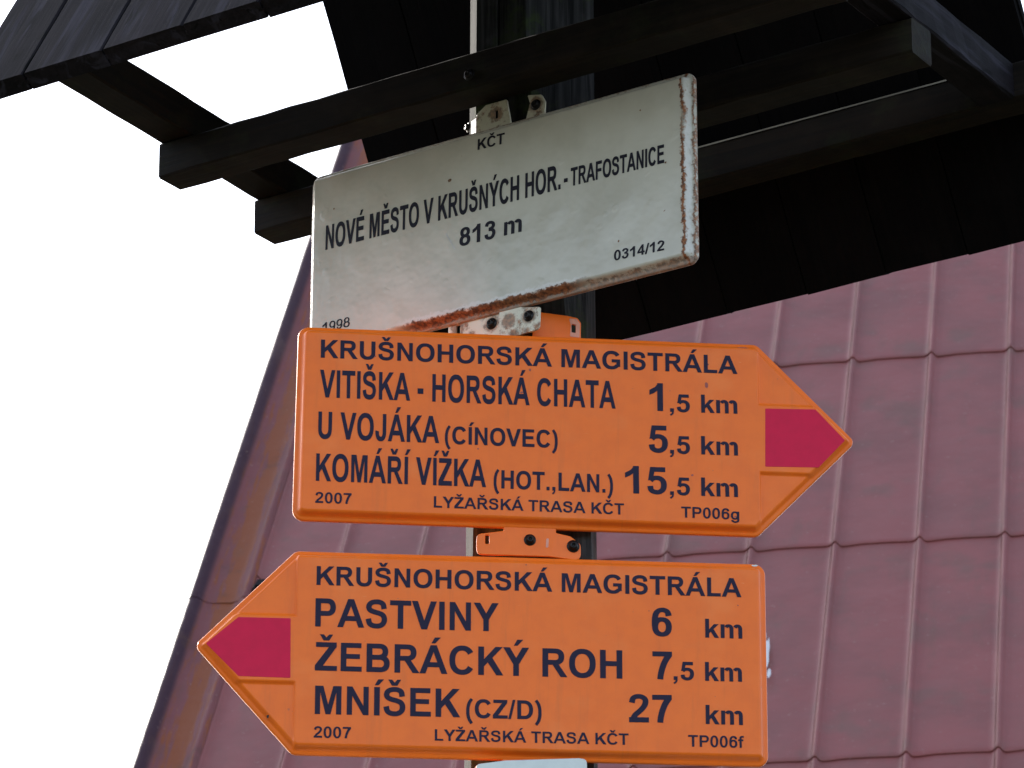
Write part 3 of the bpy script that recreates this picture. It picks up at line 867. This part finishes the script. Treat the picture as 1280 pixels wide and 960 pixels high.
# ------------------------------------------------------------------ the post
post = thing('wooden_post', 'thick weathered wooden post with mossy dark faces carrying the hiking signs', 'post', Matrix.Translation(P0))
bm = bmesh.new()
levels = [(-0.6, .060), (2.5, .060), (2.8, .059), (3.05, .058), (3.12, .056), (3.2, .045), (3.28, .036), (3.36, .028), (3.45, .012), (3.54, 0.0), (3.62, -.006), (3.8, -.006), (4.0, -.006), (4.14, -.006)]
rng = random.Random(11); rings = []
for (z, xb) in levels:
    fz = min(1, max(0, (z - 3.35) / 0.15))
    g1 = 0.004 * (0.3 + fz)
    wl = 0.0625 + 0.0015 * (3.6 - z) if z > 2.4 else 0.0642
    wr = 0.0632
    le = 0.0070
    pts = [(-wl, 0.020), (-wl, -0.002), (-wl + le, -0.038)]
    a = Vector((-wl + le, -0.038)); b = Vector((xb, -0.0625))
    def lerp(f): return a + (b - a) * f
    gx = -0.0335
    f0 = (gx - a.x) / (b.x - a.x)
    f0 = min(max(f0, 0.1), 0.85)
    df = 0.0012 / max(0.03, (b.x - a.x))
    c0 = lerp(f0 - df); c1 = lerp(f0); c2 = lerp(f0 + df)
    step = 0.0035 * fz
    pts += [(lerp(f0 * .5).x, lerp(f0 * .5).y), (c0.x, c0.y), (c1.x, c1.y + g1 + step * .5), (c2.x, c2.y + step)]
    pts += [(b.x, b.y + step * 0.2), ((b.x + wr) / 2, (-0.0625 - 0.026) / 2 - 0.002 + max(0, xb) * .1), (wr, -0.026), (wr + 0.0005, 0.02), (0.045, 0.055), (0, 0.063), (-0.045, 0.055)]
    rings.append([bm.verts.new((x + rng.uniform(-.0003, .0003), y + rng.uniform(-.0003, .0003), z)) for x, y in pts])
for a, b in zip(rings, rings[1:]): rings_between(bm, a, b)
bm.faces.new(rings[0]); bm.faces.new(rings[-1])
bmesh.ops.recalc_face_normals(bm, faces=bm.faces)
# local x along the trunk so that the grain runs up it
me = bm_mesh(bm, 'trunk')
me.transform(Matrix.Rotation(pi / 2, 4, 'Y'))
link('trunk', me, M_POST, post, Matrix.Rotation(-pi / 2, 4, 'Y'))

# ------------------------------------------------------------------ the small A-frame shelter roof
shel = thing('sign_shelter', 'dark stained wooden A-frame canopy with battens and steep boards above the signs', 'canopy',
             frame(W3(0, 0, 3.5436).to_tuple(), U, T))
SI = shel.matrix_world.inverted()
def stick(name, u0, u1, t0, t1, z0, z1, mat=M_BEAM, along='u', label=None):
    if along == 'u':
        me = timber(name, u1 - u0, t1 - t0, z1 - z0)
        mw = frame(W3(u0, t0, z0).to_tuple(), U, T)
    else:
        me = timber(name, t1 - t0, u1 - u0, z1 - z0)
        mw = frame(W3(u1, t0, z0).to_tuple(), T, -U)
    o = link(name, me, mat, shel, SI @ mw)
    if label: o['label'] = label
    return o
zb0, zb1, zc0, zc1 = 3.5436, 3.5825, 3.5833, 3.6245
stick('batten', -0.394, 0.402, -0.104, -0.064, zb0, zb1)
stick('batten', -0.394, 0.402, 0.064, 0.104, zb0 + 0.0007, zb1)
stick('batten', -0.394, 0.402, -0.317, -0.277, zc0 + 0.001, zc1)
stick('batten', -0.394, 0.430, 0.285, 0.325, zc0 + 0.001, zc1)
stick('crossbar', -0.394, -0.354, -0.276, 0.284, zc0, zc1, along='t')
stick('crossbar', 0.3624, 0.4024, -0.276, 0.284, zc0, zc1, mat=M_BOARD, along='t')
stick('ridge_beam', -0.40, 0.41, -0.018, 0.022, 4.085, 4.125)
# thin pale strip laid along the top arris of the rear batten
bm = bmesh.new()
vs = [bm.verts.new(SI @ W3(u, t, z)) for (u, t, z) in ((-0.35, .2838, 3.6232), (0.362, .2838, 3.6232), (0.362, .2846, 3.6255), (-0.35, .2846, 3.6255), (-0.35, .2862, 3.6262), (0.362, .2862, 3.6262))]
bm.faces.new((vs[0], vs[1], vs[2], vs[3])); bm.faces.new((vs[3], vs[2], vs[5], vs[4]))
e = bm_mesh(bm, 'pale_edge'); link('pale_edge', e, M_EDGE, shel)
def board_mesh(name, length, w, th, seed, gap=0.0014, knot=True):
    """x up the slope, y across, z outwards; a recessed tongue closes the joint"""
    bm = bmesh.new(); rng = random.Random(seed); segs = 16
    prof = [(gap, 0.0), (w - gap * .2, 0.0), (w - gap * .2, th * 0.35), (w + gap * 1.2, th * 0.35), (w + gap * 1.2, th * 0.6), (w - gap * .2, th * 0.6), (w - gap * .2, th - .0015), (w - .0022, th), (gap + .002, th), (gap, th - .0015)]
    rows = []
    for i in range(segs + 1):
        x = length * i / segs
        row = []
        for (y, z) in prof:
            row.append(bm.verts.new((x + (rng.uniform(-.0008, .0008) if i == 0 else 0), y + rng.uniform(-.0004, .0004), z + rng.uniform(-.0003, .0003))))
        rows.append(row)
    for a, b in zip(rows, rows[1:]): rings_between(bm, a, b)
    bm.faces.new(rows[0]); bm.faces.new(rows[-1])
    bmesh.ops.recalc_face_normals(bm, faces=bm.faces)
    return bm_mesh(bm, name)
c60, s60 = 0.5, sqrt(3) / 2
up_f = T * c60 + ZZ * s60; out_f = -T * s60 + ZZ * c60
up_b = -T * c60 + ZZ * s60; out_b = T * s60 + ZZ * c60
seams = [-0.421, -0.339, -0.241, -0.1425, -0.052, 0.046, 0.143, 0.238, 0.335, 0.420]
rng = random.Random(5)
for i, (a, b) in enumerate(zip(seams, seams[1:])):
    dz = rng.uniform(-.0006, .0006)
    org = W3(b, -0.395, 3.528) - out_f * (0.02 + dz) + up_f * rng.uniform(-.0012, .0012)
    me = board_mesh('roof_board', 0.76, b - a, 0.02, i)
    # y runs along -U so that x, y, z stay right-handed with z outwards
    link('roof_board', me, M_BOARD, shel, SI @ frame(org.to_tuple(), up_f, -U))
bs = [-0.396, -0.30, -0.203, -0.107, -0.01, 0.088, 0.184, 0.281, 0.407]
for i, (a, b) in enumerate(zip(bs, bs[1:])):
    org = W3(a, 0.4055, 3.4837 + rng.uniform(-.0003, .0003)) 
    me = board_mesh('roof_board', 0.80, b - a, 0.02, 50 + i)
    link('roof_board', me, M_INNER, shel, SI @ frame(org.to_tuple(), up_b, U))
# bolt through the front batten into the post
o = add_screw(shel, 0, 0, 0, 0.8, name='bolt')
o.matrix_local = SI @ frame(W3(-0.006, -0.1046, 3.558).to_tuple(), U, ZZ)

# ------------------------------------------------------------------ signs
def sign_frame(az, off, z):
    R_ = Vector((sin(radians(az)), cos(radians(az)), 0)); Nn = R_.cross(ZZ)
    if Nn.y > 0: Nn = -Nn
    o = P0 + Nn * off; o = Vector((o.x, o.y, z))
    return frame(o.to_tuple(), R_, ZZ), R_, Nn
def letters(parent, key, zc, ink):
    for (s, a0, h0, a1, h1, cap) in TEXT[key]:
        k = 0.9 if cap < 0.013 else 1.0
        if s == '1998': k = 0.7
        me = text_mesh('lettering', s, a0, h0 - zc, a1, h1 - zc, cap, k)
        link('lettering', me, ink, parent, Matrix.Translation((0, 0, 0.00050)))
def stains(parent, spots, mat=None, z=0.00025):
    rng = random.Random(len(spots))
    for (x, y, r, ry) in spots:
        bm = bmesh.new()
        ring = [bm.verts.new((x + r * cos(k * pi / 7) * rng.uniform(.7, 1.15), y + ry * sin(k * pi / 7) * rng.uniform(.7, 1.15), z)) for k in range(14)]
        bm.faces.new(ring)
        link('stain', bm_mesh(bm, 'stain'), mat or M_STAIN, parent)

# white place-name sign
ZW = 3.4055
mw, Rw, Nw = sign_frame(-56.85 + 180, 0.080, ZW)
white = thing('place_name_sign', 'rust-edged white enamel sign with village name and 813 m, topmost on the post', 'sign', mw)
x0, x1, h = -0.2195, 0.2345, 0.0985
M_off = Matrix.Translation(((x0 + x1) / 2, 0, 0))
corners = [(-0.227, -0.0965), (0.227, -0.0965), (0.227, 0.106), (-0.227, 0.106)]
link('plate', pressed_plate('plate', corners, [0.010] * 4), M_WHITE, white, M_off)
letters(white, 'W', ZW, M_INK_K)
stains(white, [(-0.045, 0.056, .0024, .0020), (-0.186, 0.060, .0010, .001), (0.152, -0.058, .0010, .0012), (0.206, 0.012, .0012, .0012), (0.178, 0.075, .0008, .001)], M_PHOTO_RUST)
bm = bmesh.new()
sc_ = [bm.verts.new(p) for p in ((-0.0495, -0.0005, .0003), (-0.0488, -0.0004, .0003), (-0.0375, -0.0205, .0003), (-0.0380, -0.0208, .0003))]
bm.faces.new(sc_); link('scratch', bm_mesh(bm, 'scratch'), M_ZINC, white)
# lower bracket of the white sign
zt = -0.0115
def ztab(y): return y - ZW
out = round_poly([(-0.053, -0.106), (-0.053, -0.088), (0.012, -0.088), (0.012, -0.1200), (-0.006, -0.1195), (-0.03, -0.113)][::-1], 0.0015, 3)
out = [(-0.053, ztab(3.295)), (0.0105, ztab(3.2845)), (0.0105, -0.088), (-0.053, -0.088)]
slot = round_poly([(-0.0440, ztab(3.3085)), (-0.0390, ztab(3.3080)), (-0.0390, ztab(3.2990)), (-0.0440, ztab(3.2995))][::-1], 0.0008, 3)
br = link('bracket', cut_plate('bracket', round_poly(out, 0.002, 3), [slot], 0.0022, zt), M_TAB, white)
out = [(0.0085, ztab(3.2850)), (0.030, ztab(3.2800)), (0.0550, ztab(3.2812)), (0.0560, ztab(3.3045)), (0.036, ztab(3.3085)), (0.0245, ztab(3.3145)), (0.0085, ztab(3.318))]
me = cut_plate('bracket_flap', round_poly(out, [0.001, 0.002, 0.005, 0.002, 0.002, 0.002, 0.001], 4), [], 0.0022, zt + 0.0026)
fl = link('bracket_flap', me, M_TAB, br)
fl['label'] = 'rust-stained bent flap with black screw'
add_screw(br, -0.0017, ztab(3.3006), zt, 0.98)
add_screw(br, 0.0431, ztab(3.2976), zt + 0.0026, 0.95)
# upper bracket
out = [(-0.021, 0.094), (0.0225, 0.094), (0.0150, ztab(3.5405)), (-0.010, ztab(3.5405)), (-0.021, ztab(3.5330))]
slot = round_poly([(0.0006, ztab(3.5318)), (0.0046, ztab(3.5318)), (0.0046, ztab(3.5225)), (0.0006, ztab(3.5225))], 0.0006, 3)
b2 = link('bracket', cut_plate('bracket', round_poly(out, 0.002, 3), [slot[::-1]], 0.0022, zt), M_TAB, white)
out = [(0.034, 0.094), (0.0595, 0.094), (0.0605, ztab(3.5265)), (0.0560, ztab(3.5350)), (0.0395, ztab(3.5385)), (0.0425, ztab(3.5290))]
link('bracket_flap', cut_plate('bracket_flap', round_poly(out, [.001, .001, .003, .003, .001, .001], 4), [], 0.0022, zt), M_TAB, b2)
add_screw(b2, 0.0496, ztab(3.5250), zt, 0.95)
# side wing of the bracket wrapping the lit side of the post, with its bolt
bm = bmesh.new()
pp = [(-0.0215, -0.0), (-0.030, -0.004), (-0.0345, -0.018)]
lo = [bm.verts.new((x, 0.098 - 0.0, zt + z)) for x, z in pp]; hi_ = [bm.verts.new((x, ztab(3.5290), zt + z)) for x, z in pp]
for k in range(2): bm.faces.new((lo[k], lo[k + 1], hi_[k + 1], hi_[k]))
bmesh.ops.recalc_face_normals(bm, faces=bm.faces); bmesh.ops.solidify(bm, geom=bm.faces[:], thickness=0.0016)
link('bracket_wing', bm_mesh(bm, 'bracket_wing'), M_ZINC, b2)
o = add_screw(b2, -0.0310, ztab(3.5215), zt - 0.001, 0.85, name='bolt')
o.rotation_euler = (0, radians(-35), 0)

def tab_outline(dx=0.0, zc=0.0):
    """lower mounting bracket of an orange sign, in sign coordinates"""
    return [(x + dx, z - zc) for (x, z) in ((-0.0602, 3.0500), (0.0100, 3.0502), (0.0400, 3.0478), (0.0400, 3.0650), (0.0300, 3.0722), (0.0160, 3.0745), (0.0160, 3.086), (-0.0344, 3.086), (-0.0344, 3.0748), (-0.0602, 3.0705))]

# orange arrow sign pointing right
ZA = 3.1745
mwA, RA, NA = sign_frame(84.5, 0.088, ZA)
sA = thing('arrow_sign', 'orange enamel arrow sign pointing right, directly beneath the white sign', 'sign', mwA, 'orange hiking arrow signs')
cA = [(-0.2365, -0.0965), (0.2105, -0.0965), (0.3085, 0.0050), (0.2132, 0.1035), (-0.2345, 0.1035)]
def ccw(l): return l if area(l) > 0 else l[::-1]
link('plate', pressed_plate('plate', cA, [0.011, 0.010, 0.007, 0.010, 0.011], (1, 0.2120, -0.0322, 0.0362)), M_ORANGE, sA)
def band_mesh(pts):
    bm = bmesh.new()
    vs = [bm.verts.new((x, y, 0.0003)) for x, y in round_poly(ccw(pts), 0.0008, 2)]
    lo = [bm.verts.new((v.co.x, v.co.y, -0.0002)) for v in vs]
    bm.faces.new(vs); rings_between(bm, lo, vs)
    return bm_mesh(bm, 'colour_band')
link('colour_band', band_mesh([(0.2192, 0.0330), (0.2683, 0.0340), (0.2965, 0.0030), (0.2700, -0.0262), (0.2180, -0.0273)]), M_BAND, sA)
letters(sA, 'A', ZA, M_INK_B)
stains(sA, [(0.1620, 0.0553 + .0, .0020, .0032), (-0.0100, 0.0640, .0012, .0014), (0.1470, -0.0390, .0013, .0012), (0.1640, 0.0770, .0009, .0009), (0.188, -0.080, .0010, .001), (-0.16, 0.0720, .0007, .0007), (-0.0180, 0.0400, .0013, .0010), (-0.060, -0.02, .0009, .0008)])
sl = round_poly([(-0.0520, 3.0700 - ZA), (-0.0480, 3.0700 - ZA), (-0.0480, 3.0610 - ZA), (-0.0520, 3.0610 - ZA)], 0.0008, 3)
me = cut_plate('bracket', round_poly(tab_outline(0, ZA), [0.005, .01, 0.006, 0.006, 0.004, .001, .001, .001, .001, 0.005], 4), [sl[::-1]], 0.0022, -0.0085, 0.0006)
bend_x(me, 0.018, 0.16)
tb = link('bracket', me, M_ORANGE, sA, smooth=False)
add_screw(tb, -0.0092, 3.0663 - ZA, -0.0085, 0.95)
add_screw(tb, 0.0325, 3.0620 - ZA, -0.0100, 1.02, 0.4)
o = link('scrape', band_mesh([(0.006, 3.0590 - ZA), (0.0085, 3.0595 - ZA), (0.009, 3.0690 - ZA), (0.0065, 3.0680 - ZA)]), M_PINKCHIP, tb, Matrix.Translation((0, 0, -0.0085)))
# upper bracket, partly behind the flap of the white sign
out = [(-0.0060, 0.088), (0.0415, 0.088), (0.0420, 3.2985 - ZA), (0.0385, 3.3035 - ZA), (0.0280, 3.3050 - ZA), (-0.0040, 3.3080 - ZA), (-0.0060, 3.303 - ZA)]
sl = round_poly([(0.0325, 3.2965 - ZA), (0.0368, 3.2960 - ZA), (0.0368, 3.2870 - ZA), (0.0325, 3.2875 - ZA)], 0.0009, 3)
me = cut_plate('bracket', round_poly(out, [.001, .002, .003, .003, .003, .002, .002], 4), [sl[::-1]], 0.0022, -0.0175, 0.0006)
bend_x(me, 0.022, 0.12)
ub = link('bracket', me, M_ORANGE, sA)
out = [(0.0310, 3.2830 - ZA), (0.0405, 3.2825 - ZA), (0.0410, 3.2975 - ZA), (0.0380, 3.3020 - ZA), (0.0300, 3.3022 - ZA), (0.0318, 3.2950 - ZA)]
me = cut_plate('worn_patch', round_poly(out, 0.0012, 4), [sl[::-1]], 0.0004, -0.0171, 0.0001)
bend_x(me, 0.022, 0.12)
link('worn_patch', me, M_PINKCHIP, ub)

# orange arrow sign pointing left
ZB = 2.9450
mwB, RB, NB_ = sign_frame(85.6, 0.088, ZB)
sB = thing('arrow_sign', 'orange enamel arrow sign pointing left, the lower one with 27 km', 'sign', mwB, 'orange hiking arrow signs')
cB = [(-0.2300, -0.0985), (0.2172, -0.0985), (0.2180, 0.1035), (-0.2305, 0.1035), (-0.3238, 0.0065)]
link('plate', pressed_plate('plate', cB, [0.010, 0.010, 0.011, 0.010, 0.007], (-1, -0.2283, -0.0290, 0.0350)), M_ORANGE, sB)
link('colour_band', band_mesh([(-0.2343, 0.0327), (-0.2834, 0.0325), (-0.3132, 0.0056), (-0.2819, -0.0257), (-0.2333, -0.0262)]), M_BAND, sB)
letters(sB, 'B', ZB, M_INK_B)
stains(sB, [(-0.027, 0.001, .0013, .0017), (0.190, 0.058, .0007, .0007), (-0.012, 0.0930, .0007, .0006), (0.105, 0.05, .0006, .0006)])
stains(sB, [(-0.2535, -0.0640, .0013, .0019)], M_BOLT, -0.0022)
stains(sB, [(0.2080, 0.1015, .0035, .0010)], M_PALE, -0.0074)
stains(sA, [(0.1985, 0.0962, .0060, .0008), (0.1960, 0.0925, .0010, .0022)], M_STAIN, -0.0010)
me = cut_plate('bracket', round_poly(tab_outline(0.001, ZA), [0.005, .01, 0.006, 0.006, 0.004, .001, .001, .001, .001, 0.005], 4), [], 0.0022, -0.0085, 0.0006)
link('bracket', me, M_ORANGE, sB, Matrix.Translation((0, 0, 0)))

# pale sign below, of which only the upper mounting edge shows
ZC = 2.755
mwC, RC, NC = sign_frame(84.5, 0.092, ZC)
sC = thing('blank_sign', 'pale grey sign edge showing at the very bottom of the post', 'sign', mwC)
link('plate', pressed_plate('plate', [(-0.235, -0.085), (0.22, -0.085), (0.22, 0.070), (-0.235, 0.070)], [0.01] * 4), M_PALE, sC)
out = [(-0.062, 0.05), (0.044, 0.05), (0.0435, 2.8465 - ZC), (0.0360, 2.8475 - ZC), (-0.033, 2.8430 - ZC), (-0.060, 2.8385 - ZC)]
link('bracket', cut_plate('bracket', round_poly(out, [.001, .001, .004, .002, .004, .004], 4), [], 0.0022, -0.0030, 0.0006), M_PALE, sC)
